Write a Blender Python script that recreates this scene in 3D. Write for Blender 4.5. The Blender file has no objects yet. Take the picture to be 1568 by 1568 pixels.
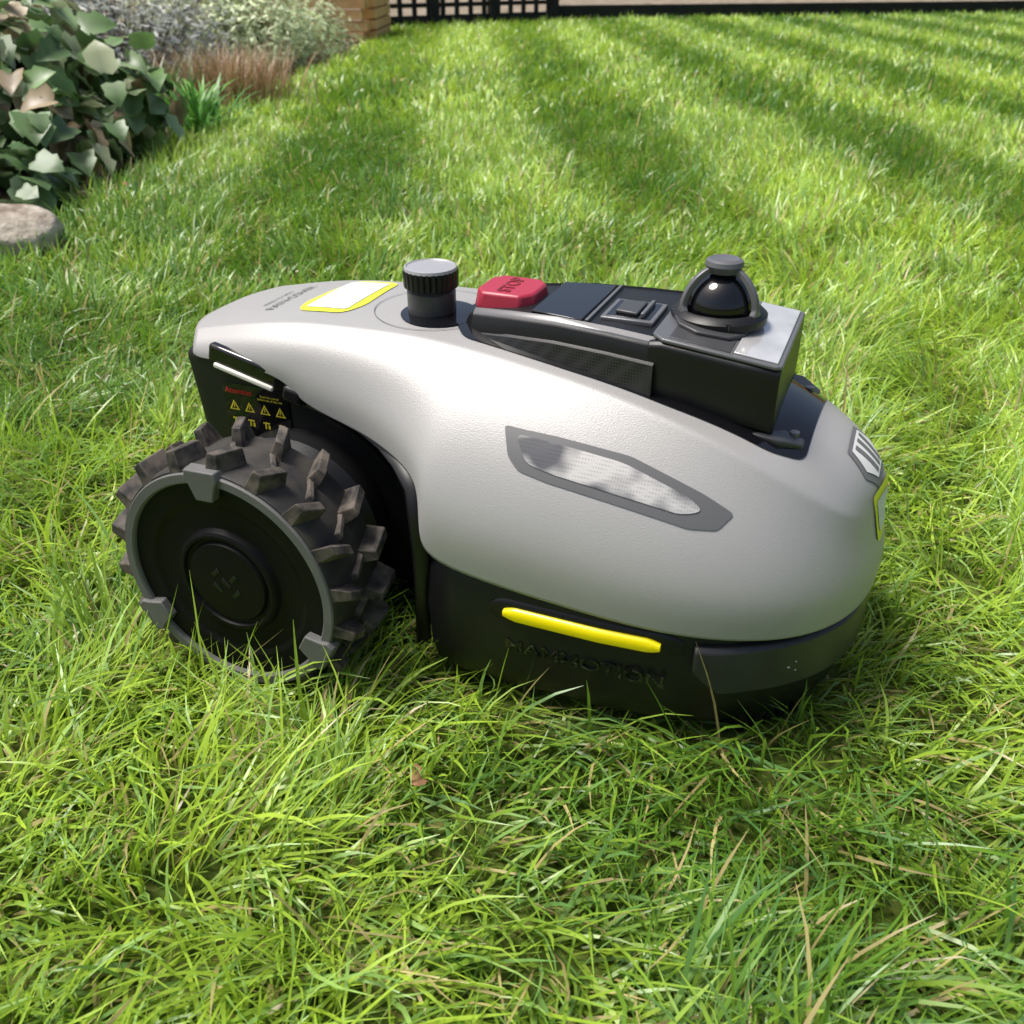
import bpy, bmesh, math, random
import numpy as np
from mathutils import Vector, Matrix
from mathutils.bvhtree import BVHTree
random.seed(4); rng=np.random.default_rng(7)
R=math.radians
scene=bpy.context.scene
col=scene.collection

# ---------------------------------------------------------------- materials
def newmat(name):
    m=bpy.data.materials.new(name); m.use_nodes=True
    return m, m.node_tree, m.node_tree.nodes['Principled BSDF']
def mat(name,c,rough=.5,metal=0,spec=.5,grain=0,gscale=900,var=0,vscale=30,c2=None,coat=0,trans=0,emit=0,dist=.0004):
    m,nt,b=newmat(name)
    b.inputs['Base Color'].default_value=(*c,1)
    b.inputs['Roughness'].default_value=rough
    b.inputs['Metallic'].default_value=metal
    b.inputs['Specular IOR Level'].default_value=spec
    b.inputs['Coat Weight'].default_value=coat
    b.inputs['Transmission Weight'].default_value=trans
    if emit:
        b.inputs['Emission Color'].default_value=(*c,1); b.inputs['Emission Strength'].default_value=emit
    tc=nt.nodes.new('ShaderNodeTexCoord')
    if var:
        n=nt.nodes.new('ShaderNodeTexNoise'); n.inputs['Scale'].default_value=vscale; n.inputs['Detail'].default_value=6
        nt.links.new(tc.outputs['Object'],n.inputs['Vector'])
        cr=nt.nodes.new('ShaderNodeValToRGB')
        cr.color_ramp.elements[0].position=.5-var/2; cr.color_ramp.elements[1].position=.5+var/2
        cr.color_ramp.elements[0].color=(*c,1); cr.color_ramp.elements[1].color=(*(c2 or [x*1.3 for x in c]),1)
        nt.links.new(n.outputs['Fac'],cr.inputs['Fac']); nt.links.new(cr.outputs['Color'],b.inputs['Base Color'])
    if grain:
        n=nt.nodes.new('ShaderNodeTexNoise'); n.inputs['Scale'].default_value=gscale; n.inputs['Detail'].default_value=2
        nt.links.new(tc.outputs['Object'],n.inputs['Vector'])
        bp=nt.nodes.new('ShaderNodeBump'); bp.inputs['Strength'].default_value=grain; bp.inputs['Distance'].default_value=dist
        nt.links.new(n.outputs['Fac'],bp.inputs['Height']); nt.links.new(bp.outputs['Normal'],b.inputs['Normal'])
    return m
M_shell=mat('shell_grey',(.335,.328,.318),.42,.20,.5,grain=.6,gscale=1000,var=.6,vscale=9,c2=(.355,.347,.335))
M_black=mat('black_plastic',(.006,.006,.0065),.40,0,.38,grain=.3,gscale=1300)
M_black2=mat('dark_bumper',(.018,.018,.019),.36,0,.45,grain=.3,gscale=900,var=.5,vscale=40,c2=(.026,.026,.026))
M_gloss=mat('gloss_black',(.005,.005,.006),.05,0,.6)
M_rubber=mat('dusty_rubber',(.012,.012,.013),.65,0,.35,grain=.5,gscale=300,var=.4,vscale=45,c2=(.045,.04,.032))
M_lug=mat('dusty_lug',(.020,.0195,.019),.7,0,.3,grain=.6,gscale=250,var=.30,vscale=70,c2=(.12,.10,.08))
M_ring=mat('wheel_grey',(.10,.10,.10),.55,0,.4,grain=.3,var=.5,vscale=30,c2=(.13,.127,.12))
M_face=mat('wheel_face',(.003,.003,.0035),.5,0,.15,grain=.2,var=.4,vscale=20,c2=(.0055,.0053,.005))
M_yellow=mat('yellow_lens',(.85,.70,.0),.3,0,.5,coat=.3,emit=.12)
M_yel=mat('yellow_print',(.62,.70,.03),.5)
M_white=mat('white_print',(.60,.60,.58),.5)
M_red=mat('red_button',(.34,.02,.045),.38,0,.5,grain=.2)
M_redt=mat('red_text',(.16,.008,.015),.5)
M_redp=mat('red_print',(.55,.03,.02),.5)
M_frame=mat('lens_frame',(.10,.10,.102),.4,.0,.5)
M_grtext=mat('grey_print',(.13,.13,.13),.5)
M_cap=mat('cap_grey',(.045,.045,.047),.40,0,.5,grain=.2)
M_captop=mat('cap_top_grey',(.34,.34,.35),.35,.2,.5,grain=.2)
M_satin=mat('satin_edge_grey',(.12,.12,.125),.28,.2,.5,grain=.15)
M_lid=mat('lid_sky_grey',(.30,.30,.30),.08,.15,.8,var=.5,vscale=18,c2=(.62,.62,.61),coat=.6)  # pale sky reflection on the clear lid, painted into the base colour
M_yprint=mat('warn_print',(.60,.50,.03),.5)
M_tail=mat('tail_lens',(.75,.72,.62),.25,0,.5,coat=.4)
M_dust=mat('dust_white',(.45,.43,.4),.8)
def lens():
    m,nt,b=newmat('lens_glass'); b.inputs['Roughness'].default_value=.2; b.inputs['Metallic'].default_value=.2
    b.inputs['Coat Weight'].default_value=.6; b.inputs['Coat Roughness'].default_value=.1
    tc=nt.nodes.new('ShaderNodeTexCoord'); n=nt.nodes.new('ShaderNodeTexNoise'); n.inputs['Scale'].default_value=34; n.inputs['Detail'].default_value=1
    nt.links.new(tc.outputs['Object'],n.inputs['Vector'])
    cr=nt.nodes.new('ShaderNodeValToRGB'); cr.color_ramp.elements[0].position=.40; cr.color_ramp.elements[1].position=.62
    cr.color_ramp.elements[0].color=(.10,.10,.105,1); cr.color_ramp.elements[1].color=(.55,.53,.50,1)
    nt.links.new(n.outputs['Fac'],cr.inputs['Fac'])
    v=nt.nodes.new('ShaderNodeTexVoronoi'); v.inputs['Scale'].default_value=420; v.inputs['Randomness'].default_value=0
    nt.links.new(tc.outputs['Object'],v.inputs['Vector'])
    mx=nt.nodes.new('ShaderNodeMixRGB'); mx.blend_type='MULTIPLY'; mx.inputs['Fac'].default_value=.5
    cr2=nt.nodes.new('ShaderNodeValToRGB'); cr2.color_ramp.elements[0].position=.15; cr2.color_ramp.elements[1].position=.45
    cr2.color_ramp.elements[0].color=(.35,.35,.35,1)
    nt.links.new(v.outputs['Distance'],cr2.inputs['Fac']); nt.links.new(cr.outputs['Color'],mx.inputs['Color1']); nt.links.new(cr2.outputs['Color'],mx.inputs['Color2'])
    nt.links.new(mx.outputs['Color'],b.inputs['Base Color']); return m
M_lens=lens()
def mesh_grille():
    m,nt,b=newmat('grille_black'); b.inputs['Roughness'].default_value=.4
    tc=nt.nodes.new('ShaderNodeTexCoord'); v=nt.nodes.new('ShaderNodeTexVoronoi'); v.inputs['Scale'].default_value=380
    v.inputs['Randomness'].default_value=.0
    nt.links.new(tc.outputs['Object'],v.inputs['Vector'])
    cr=nt.nodes.new('ShaderNodeValToRGB'); cr.color_ramp.elements[0].position=.3; cr.color_ramp.elements[1].position=.5
    cr.color_ramp.elements[0].color=(.003,.003,.003,1); cr.color_ramp.elements[1].color=(.022,.022,.023,1)
    nt.links.new(v.outputs['Distance'],cr.inputs['Fac']); nt.links.new(cr.outputs['Color'],b.inputs['Base Color']); return m
M_grille=mesh_grille()

# ---------------------------------------------------------------- helpers
mower=bpy.data.objects.new('robot_lawn_mower',None); col.objects.link(mower)
mower.location=(-.1599,.9038,0); mower.rotation_euler=(0,0,R(-22))
def mkobj(name,verts,faces,m,parent=mower,smooth=True,ang=35,bevel=0,seg=2):
    me=bpy.data.meshes.new(name); me.from_pydata([tuple(v) for v in verts],[],faces); me.validate()
    bm=bmesh.new(); bm.from_mesh(me); bmesh.ops.recalc_face_normals(bm,faces=bm.faces); bm.to_mesh(me); bm.free()
    if smooth:
        me.shade_smooth(); me.set_sharp_from_angle(angle=R(ang))
    ob=bpy.data.objects.new(name,me); col.objects.link(ob)
    if m: me.materials.append(m)
    if parent: ob.parent=parent
    if bevel:
        b=ob.modifiers.new('b','BEVEL'); b.width=bevel; b.segments=seg; b.limit_method='ANGLE'; b.angle_limit=R(28)
    return ob
def box(name,c,s,m,parent=mower,bevel=.001,rot=None):
    vs=[]
    mt=Matrix.Identity(3) if rot is None else rot
    for dx in(-.5,.5):
        for dy in(-.5,.5):
            for dz in(-.5,.5):
                vs.append(Vector(c)+mt@Vector((dx*s[0],dy*s[1],dz*s[2])))
    f=[(0,1,3,2),(4,6,7,5),(0,4,5,1),(2,3,7,6),(0,2,6,4),(1,5,7,3)]
    return mkobj(name,vs,f,m,parent,bevel=bevel)
def lathe(name,prof,c,axis,m,n=64,parent=mower,ang=35,bevel=0,loop=False):
    """prof list (h,r) along axis"""
    ax={'x':0,'y':1,'z':2}[axis]; vs=[];fs=[]
    for h,r in prof:
        for i in range(n):
            a=2*math.pi*i/n; p=[0,0,0]; p[ax]=h; p[(ax+1)%3]=r*math.cos(a); p[(ax+2)%3]=r*math.sin(a)
            vs.append((p[0]+c[0],p[1]+c[1],p[2]+c[2]))
    K=len(prof)
    for k in range(K if loop else K-1):
        l=(k+1)%K
        for i in range(n):
            j=(i+1)%n; fs.append((k*n+i,k*n+j,l*n+j,l*n+i))
    if not loop:
        if prof[0][1]>1e-5: fs.append(tuple(range(n)))
        if prof[-1][1]>1e-5: fs.append(tuple((K-1)*n+i for i in range(n)))
    return mkobj(name,vs,fs,m,parent,ang=ang,bevel=bevel)
def loft(name,rings,m,bevel=0,ang=35,parent=mower,closed_ends=True,seg=2):
    n=len(rings[0]); vs=[p for r in rings for p in r]; fs=[]
    for k in range(len(rings)-1):
        for i in range(n):
            j=(i+1)%n; fs.append((k*n+i,k*n+j,(k+1)*n+j,(k+1)*n+i))
    if closed_ends:
        fs.append(tuple(range(n))); fs.append(tuple((len(rings)-1)*n+i for i in range(n)))
    return mkobj(name,vs,fs,m,parent,bevel=bevel,ang=ang,seg=seg)
def prism(name,poly,z0,z1,m,bevel=.001,taper=0,parent=mower,zf=None):
    cx=sum(p[0] for p in poly)/len(poly); cy=sum(p[1] for p in poly)/len(poly)
    f=zf or (lambda x:0)
    a=[(x,y,z0+f(x)) for x,y in poly]; b=[(cx+(x-cx)*(1-taper),cy+(y-cy)*(1-taper),z1+f(x)) for x,y in poly]
    return loft(name,[a,b],m,bevel=bevel,parent=parent)

# ---------------------------------------------------------------- shell
T=[
[(-.155,0,.283),(-.150,-.042,.285),(-.130,-.074,.287),(-.124,-.086,.281),(-.122,-.091,.276),(-.121,-.094,.271),(-.120,-.095,.266)],
[(-.06,0,.306),(-.06,-.04,.306),(-.06,-.072,.302),(-.06,-.088,.292),(-.06,-.094,.284),(-.06,-.098,.276),(-.06,-.099,.270)],
[(-.01,0,.311),(-.01,-.04,.311),(-.01,-.071,.308),(-.01,-.090,.296),(-.01,-.098,.284),(-.01,-.102,.272),(-.01,-.102,.262)],
[(.01,0,.312),(.01,-.04,.312),(.01,-.071,.309),(.01,-.091,.296),(.009,-.100,.279),(.007,-.106,.258),(.004,-.105,.241)],
[(.075,0,.315),(.075,-.04,.3145),(.075,-.072,.312),(.075,-.096,.297),(.075,-.108,.278),(.075,-.117,.254),(.075,-.117,.232)],
[(.125,0,.316),(.125,-.04,.315),(.125,-.074,.3115),(.125,-.102,.295),(.126,-.121,.273),(.126,-.139,.246),(.127,-.141,.222)],
[(.155,0,.314),(.155,-.042,.313),(.155,-.076,.309),(.155,-.108,.290),(.154,-.136,.262),(.155,-.160,.232),(.155,-.164,.215)],
[(.18,0,.312),(.18,-.044,.311),(.18,-.078,.307),(.18,-.112,.286),(.172,-.147,.252),(.163,-.175,.208),(.157,-.178,.172)],
[(.215,0,.308),(.215,-.046,.307),(.215,-.083,.304),(.213,-.117,.280),(.205,-.152,.243),(.187,-.181,.193),(.172,-.179,.150)],
[(.29,0,.300),(.29,-.05,.299),(.29,-.092,.296),(.29,-.124,.268),(.288,-.153,.235),(.284,-.180,.185),(.28,-.179,.139)],
[(.37,0,.287),(.37,-.05,.286),(.37,-.101,.278),(.372,-.129,.247),(.375,-.154,.215),(.379,-.178,.170),(.38,-.177,.131)],
[(.44,0,.272),(.437,-.05,.270),(.434,-.103,.252),(.442,-.124,.220),(.449,-.140,.193),(.457,-.152,.158),(.457,-.149,.128)],
[(.487,0,.252),(.484,-.042,.248),(.481,-.088,.223),(.486,-.100,.197),(.492,-.108,.176),(.499,-.113,.152),(.499,-.109,.127)],
[(.513,0,.228),(.511,-.03,.223),(.508,-.062,.202),(.512,-.065,.182),(.517,-.066,.168),(.522,-.065,.150),(.521,-.062,.128)],
[(.520,0,.214),(.5225,0,.202),(.524,0,.187),(.527,0,.173),(.529,0,.163),(.532,0,.148),(.530,0,.128)],
]
vs=[];fs=[];nj=7
vidx={}
for i,c in enumerate(T):
    for j,p in enumerate(c):
        vidx[(i,j,1)]=len(vs); vs.append(p)
        if abs(p[1])<1e-6: vidx[(i,j,-1)]=vidx[(i,j,1)]
        else:
            vidx[(i,j,-1)]=len(vs); vs.append((p[0],-p[1],p[2]))
for i in range(len(T)-1):
    for j in range(nj-1):
        for s in(1,-1):
            f=[vidx[(i,j,s)],vidx[(i+1,j,s)],vidx[(i+1,j+1,s)],vidx[(i,j+1,s)]]
            if s==-1: f=f[::-1]
            fs.append(tuple(f))
shell=mkobj('shell',vs,fs,M_shell)
me=shell.data; me.shade_smooth()
for e in me.edges: e.use_edge_sharp=False
cr=me.attributes.new('crease_edge','FLOAT','EDGE')
ek={tuple(sorted(e.vertices)):e.index for e in me.edges}
for i in range(len(T)-2):
    for s in(1,-1):
        k=tuple(sorted((vidx[(i,2,s)],vidx[(i+1,2,s)])))
        cr.data[ek[k]].value=.62 if i<8 else .88
bm=bmesh.new(); bm.from_mesh(me); bmesh.ops.recalc_face_normals(bm,faces=bm.faces)
up=max(bm.faces,key=lambda f:f.calc_center_median().z)
if up.normal.z<0: bmesh.ops.reverse_faces(bm,faces=bm.faces)
bm.to_mesh(me); bm.free()
sb=shell.modifiers.new('s','SUBSURF'); sb.levels=4; sb.render_levels=4
so=shell.modifiers.new('t','SOLIDIFY'); so.thickness=.0035; so.offset=-1
bpy.context.view_layer.update()
dg=bpy.context.evaluated_depsgraph_get()
em=shell.evaluated_get(dg).to_mesh()
tree=BVHTree.FromPolygons([v.co.copy() for v in em.vertices],[tuple(p.vertices) for p in em.polygons])
def proj(p,d,off):
    d=Vector(d).normalized(); o=Vector(p)-d*.3
    h=tree.ray_cast(o,d)
    if h[0] is None:
        h=tree.find_nearest(Vector(p))
    n=h[1]
    if n.dot(d)>0: n=-n
    return h[0]+n*off
def decal(name,poly,d,off,m,step=.006):
    d=Vector(d).normalized(); X=Vector((1,0,0)) if abs(d.x)<.7 else Vector((0,0,1))
    X=(X-d*X.dot(d)).normalized(); W=d.cross(X)
    bm=bmesh.new()
    q=[(Vector(p).dot(X),Vector(p).dot(W)) for p in poly]
    f=bm.faces.new([bm.verts.new((a,b,0)) for a,b in q])
    for ax in(0,1):
        lo=min(t[ax] for t in q); hi=max(t[ax] for t in q); k=lo+step
        while k<hi:
            co=[0,0,0]; co[ax]=k; no=[0,0,0]; no[ax]=1
            bmesh.ops.bisect_plane(bm,geom=bm.verts[:]+bm.edges[:]+bm.faces[:],plane_co=co,plane_no=no,dist=1e-6); k+=step
    base=Vector(poly[0]).dot(d)
    for v in bm.verts:
        v.co=proj(X*v.co.x+W*v.co.y+d*base,d,off)
    bmesh.ops.recalc_face_normals(bm,faces=bm.faces)
    me=bpy.data.meshes.new(name); bm.to_mesh(me); bm.free(); me.shade_smooth(); me.materials.append(m)
    ob=bpy.data.objects.new(name,me); col.objects.link(ob); ob.parent=mower
    return ob
def rounded(poly,r,n=4):
    out=[]; N=len(poly)
    for i in range(N):
        p=Vector(poly[i]); a=Vector(poly[i-1]); b=Vector(poly[(i+1)%N])
        da=(a-p); db=(b-p); rr=min(r,da.length*.45,db.length*.45)
        s=p+da.normalized()*rr; e=p+db.normalized()*rr
        for k in range(n+1):
            t=k/n; out.append(s*(1-t)**2+p*2*t*(1-t)+e*t*t)
    return out
def textmesh(name,body,size,mtx,m,extr=.0004,project=None):
    cu=bpy.data.curves.new(name,'FONT'); cu.body=body; cu.size=size; cu.align_x='CENTER'; cu.align_y='CENTER'; cu.extrude=extr
    cu.offset=size*.012
    o=bpy.data.objects.new(name+'_c',cu); col.objects.link(o)
    bpy.context.view_layer.update(); d=bpy.context.evaluated_depsgraph_get()
    me=bpy.data.meshes.new_from_object(o.evaluated_get(d)); bpy.data.objects.remove(o)
    me.transform(mtx)
    if project:
        for v in me.vertices: v.co=proj(v.co,project,.0009)
    me.materials.clear(); me.materials.append(m)
    ob=bpy.data.objects.new(name,me); col.objects.link(ob); ob.parent=mower
    return ob

for s in(-1,1):
    d=(0,-s*.75,-.66)
    fr=[(.2175,.135,.277),(.2340,.136,.2765),(.262,.137,.2765),(.3246,.140,.2735),(.3857,.143,.2533),(.4105,.145,.2425),(.4006,.155,.2305),(.3793,.160,.2295),(.320,.160,.2375),(.2628,.160,.2453),(.238,.156,.2480),(.227,.150,.2560)]
    fr=[(x,s*y,z-.002) for x,y,z in fr]
    decal('lens_frame',rounded(fr,.004),d,.0009,M_frame)
    il=[(.229,.1385,.2725),(.262,.140,.2712),(.320,.1425,.2670),(.375,.147,.2500),(.388,.150,.2420),(.372,.155,.2372),(.320,.156,.2440),(.268,.156,.2510),(.243,.153,.2545)]
    il=[(x,s*y,z-.002) for x,y,z in il]
    decal('lens_glass',rounded(il,.008),d,.0016,M_lens)
pl=[(.128,-.03,.35),(.150,-.060,.35),(.25,-.074,.35),(.34,-.082,.35),(.425,-.082,.35),(.452,-.070,.35),(.456,.07,.35),(.425,.082,.35),(.34,.082,.35),(.25,.074,.35),(.150,.060,.35),(.128,.03,.35)]
decal('console_recess',rounded(pl,.01),(0,0,-1),.0012,M_gloss)
def ringdecal(name,cx,cy,r,w,m,off=.001,sx=1,n=64):
    vs=[];fs=[]
    for i in range(n):
        a=2*math.pi*i/n
        for rr in(r-w/2,r+w/2): vs.append(proj((cx+rr*math.cos(a)*sx,cy+rr*math.sin(a),.4),(0,0,-1),off))
    for i in range(n):
        j=(i+1)%n; fs.append((2*i,2*i+1,2*j+1,2*j))
    return mkobj(name,vs,fs,m)
ringdecal('knob_seam',.098,-.005,.058,.0008,M_grtext)
def disc(cx,cy,r,z=.4,n=32,sx=1): return [(cx+sx*r*math.cos(2*math.pi*i/n),cy+r*math.sin(2*math.pi*i/n),z) for i in range(n)]
decal('knob_well',disc(.108,-.019,.036),(0,0,-1),.0014,M_gloss)
def rrect(x0,x1,y0,y1,z=.4): return [(x0,y0,z),(x1,y0,z),(x1,y1,z),(x0,y1,z)]
decal('label_border',rounded([(-.030,-.045,.4),(.020,-.045,.4),(.030,-.02,.4),(.026,.060,.4),(-.024,.060,.4),(-.036,-.02,.4)],.012),(0,0,-1),.0008,M_yel)
decal('label',rounded(rrect(-.026,.019,-.036,.052),.004),(0,0,-1),.0014,M_white)
tm=Matrix.Translation((-.066,.0,.4))@Matrix.Rotation(R(90),4,'Z')
textmesh('cover_text','RAIN COVER',.014,tm,M_grtext,0,project=(0,0,-1))
tm=Matrix.Translation((-.082,.0,.4))@Matrix.Rotation(R(90),4,'Z')
textmesh('cover_text_small','PRESS TO OPEN',.007,tm,M_grtext,0,project=(0,0,-1))
def badge(o,dx,name,m,k=1):
    P=[(.482,-.030),(.482,.020),(.498,.030),(.5125,.010),(.5125,-.022),(.500,-.036)]
    cx=sum(p[0] for p in P)/6; cy=sum(p[1] for p in P)/6
    decal(name,[(cx+(x-cx)*k,cy+(y-cy)*k,.3) for x,y in P],(0,0,-1),o,m,step=.004)
badge(.0009,0,'nose_badge',M_grtext)
badge(.0014,0,'nose_badge_fill',M_white,.80)
for k in(-1,0,1):
    yy=-.004+k*.013
    decal('nose_badge_bar',[(.487,yy-.003,.3),(.487,yy+.003,.3),(.508,yy+.0025-.004*k,.3),(.508,yy-.0025-.004*k,.3)],(0,0,-1),.0019,M_grtext,step=.004)
dd=(-.8,.25,-.55)
decal('nose_sticker_border',rounded([(.52,-.042,.222),(.52,.002,.222),(.53,.002,.178),(.53,-.038,.178)],.006),dd,.0012,M_yel,step=.004)
decal('nose_sticker',rounded([(.52,-.036,.214),(.52,-.005,.214),(.53,-.005,.186),(.53,-.033,.186)],.003),dd,.0018,M_white,step=.004)

# ---------------------------------------------------------------- chassis
half=[(.150,0),(.150,-.148),(.158,-.166),(.185,-.1745),(.25,-.1765),(.32,-.176),(.375,-.1715),(.398,-.1655),(.425,-.155),(.465,-.128),(.495,-.094),(.512,-.055),(.519,0)]
def outline(h,inset):
    full=h+[(x,-y) for x,y in reversed(h[1:-1])]
    out=[];c=(.33,0)
    N=len(full)
    for i in range(N):
        a=Vector(full[i-1]); p=Vector(full[i]); b=Vector(full[(i+1)%N]); t=(b-a).normalized(); n=Vector((t.y,-t.x))
        if n.dot(p-Vector(c))<0: n=-n
        out.append(p-n*inset)
    return out
rings=[]
for z,ins in[(.018,.034),(.022,.020),(.034,.009),(.058,.003),(.10,.0005),(.138,.004),(.152,.012)]:
    rings.append([(p.x,p.y,z) for p in outline(half,ins)])
ch=loft('chassis',rings,M_black,ang=50)
def band(name,x0,z0,z1,out,m,th=.01,rise=.026):
    pts=[p for p in outline(half,-out) if p.x>x0 ]
    pin=[p for p in outline(half,th) if p.x>x0-.004][:len(pts)]
    def dens(P):
        o=[]
        n=len(P)
        for i in range(n-1):
            p0=P[max(i-1,0)];p1=P[i];p2=P[i+1];p3=P[min(i+2,n-1)]
            for k in range(5):
                t=k/5
                o.append(.5*((2*p1)+(p2-p0)*t+(2*p0-5*p1+4*p2-p3)*t*t+(3*p1-p0-3*p2+p3)*t**3))
        o.append(P[-1]); return o
    A=dens(pts);B=dens(pin); rings=[]
    n=len(A)
    for i in range(n):
        e=min(i,n-1-i)/4.0; g=min(1,e); lo=z0+(1-g)*rise
        rings.append([(A[i].x,A[i].y,lo),(A[i].x,A[i].y,z1-.004),(A[i].x*.7+B[i].x*.3,A[i].y*.7+B[i].y*.3,z1),(B[i].x,B[i].y,z1),(B[i].x,B[i].y,z0)])
    return loft(name,rings,m,bevel=.0015,ang=50)
band('bumper',.392,.074,.1205,.0055,M_black2)
def stripray(x,z,s,off):
    for i in range(len(half)-1):
        if half[i][0]<=x<=half[i+1][0] and half[i+1][0]>half[i][0]:
            t=(x-half[i][0])/(half[i+1][0]-half[i][0]); y=half[i][1]+(half[i+1][1]-half[i][1])*t
    ins=.0005+ (max(0,z-.10)/.038)*.0035 + (max(0,.10-z)/.042)*.0025
    return s*(-y-ins+off)
for s in(-1,1):
    for nm,x0,x1,zc,hh,off,m in(('lamp_bezel',.222,.390,.1165,.0135,.0012,M_black),('side_lamp',.236,.372,.1165,.0070,.0055,M_yellow)):
        rr=[];n=24
        for i in range(n+1):
            x=x0+(x1-x0)*i/n; e=min(i,n-i)/1.5; g=min(1,.5+.5*e)
            z=zc-.010*(x-.3)
            yo=stripray(x,z,s,off); yi=stripray(x,z,s,-.006)
            h=hh*g
            rr.append([(x,yo,z-h*.6),(x,yo,z+h*.6),(x,yo-s*.0015,z+h*.9),(x,yi,z+h),(x,yi,z-h),(x,yo-s*.0015,z-h*.9)])
        loft(nm,rr,m,ang=60)
    rot=Matrix(((1,0,0),(0,0,-1),(0,1,0))) if s<0 else Matrix(((-1,0,0),(0,0,1),(0,1,0)))
    tm=Matrix.Translation((.308,stripray(.305,.082,s,.0008),.0825))@rot.to_4x4()@Matrix.Diagonal((1.3,1,1,1))
    textmesh('side_lettering','MAMMOTION',.0175,tm,M_gloss,.0010)
def rb(z,ix,iy): return [(-.135+ix,-.088+iy,z),(-.118+ix,-.094+iy,z),(.17,-.094+iy,z),(.17,.094-iy,z),(-.118+ix,.094-iy,z),(-.135+ix,.088-iy,z)]
loft('rear_body',[rb(.05,.03,.012),rb(.08,.012,.0),rb(.20,.008,0),rb(.268,0,0),rb(.278,.01,.006)],M_black,bevel=.004)
for s in(-1,1):
    vs=[];fs=[]
    PTS=[(.142,.04,.160),(.146,.10,.164),(.148,.15,.168),(.146,.180,.168),(.138,.205,.158),(.118,.217,.142),(.095,.222,.125),(.070,.228,.114),(.035,.235,.106),(.004,.238,.101)]
    for x,z,y in PTS:
        vs.append((x-.012,s*.088,z-.006)); vs.append((x-.004,s*(y-.004),z-.002)); vs.append((x,s*y,z)); vs.append((x+.012,s*(y-.003),z+.010))
    for i in range(len(PTS)-1):
        for k in(0,1,2): fs.append((4*i+k,4*i+k+1,4*i+k+5,4*i+k+4))
    lin=mkobj('arch_liner',vs,fs,M_black)
    sd=lin.modifiers.new('t','SOLIDIFY'); sd.thickness=.002
    lathe('motor_housing',[(s*.090,.090),(s*.118,.090),(s*.126,.082),(s*.150,.060),(s*.151,0)],(-.006,0,.120),'y',M_black,n=56)
    rr=[]
    for t in np.linspace(-5,74,30):
        a=R(t); cx,cz=-.004,.112
        rr.append([(cx+q*math.cos(a),s*y,cz+q*math.sin(a)) for q,y in((.118,.094),(.122,.106),(.127,.107),(.131,.094))])
    loft('fender_rib',rr,M_black,ang=30)
    rot=Matrix.Rotation(R(13.8),3,'Y')
    box('tail_lamp_hood',(-.050,s*.0955,.2655),(.098,.010,.018),M_gloss,bevel=.003,rot=rot)
    box('tail_lamp',(-.060,s*.101,.2575),(.066,.004,.0055),M_tail,bevel=.0018,rot=rot)
    box('tail_lamp_end',(-.006,s*.099,.2475),(.022,.012,.016),M_black,bevel=.004,rot=rot)
    box('warning_label',(-.054,s*.0945,.216),(.074,.0016,.060),M_gloss,bevel=.0)
    for i in range(4):
        for j in range(2):
            x=-.080+i*.0175; z=.2235-j*.0150
            if j==0:
                vs=[(x-.0058,s*.0957,z-.005),(x+.0058,s*.0957,z-.005),(x,s*.0957,z+.0055),(x-.0034,s*.0958,z-.0036),(x+.0034,s*.0958,z-.0036),(x,s*.0958,z+.003)]
                mkobj('warning_triangle',vs,[(0,1,4,3),(1,2,5,4),(2,0,3,5)],M_yprint,smooth=False)
                box('warning_mark',(x,s*.0958,z-.0005),(.001,.0003,.004),M_yprint,bevel=0)
            else:
                box('warning_icon',(x,s*.0957,z+.001),(.0075,.0003,.0012),M_yprint,bevel=0)
                box('warning_icon',(x-.001,s*.0957,z-.002),(.0016,.0003,.006),M_yprint,bevel=0)
                box('warning_icon',(x+.0028,s*.0957,z-.003),(.0022,.0003,.004),M_yprint,bevel=0)
    rot=Matrix(((1,0,0),(0,0,-1),(0,1,0))) if s<0 else Matrix(((-1,0,0),(0,0,1),(0,1,0)))
    textmesh('warning_title','Attention',.0078,Matrix.Translation((-.073,s*.0957,.2385))@rot.to_4x4(),M_redp,.0001)
    textmesh('warning_text','Read the manual\nbefore use of the unit',.0032,Matrix.Translation((-.038,s*.0957,.2355))@rot.to_4x4(),M_yprint,.0001)

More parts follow.
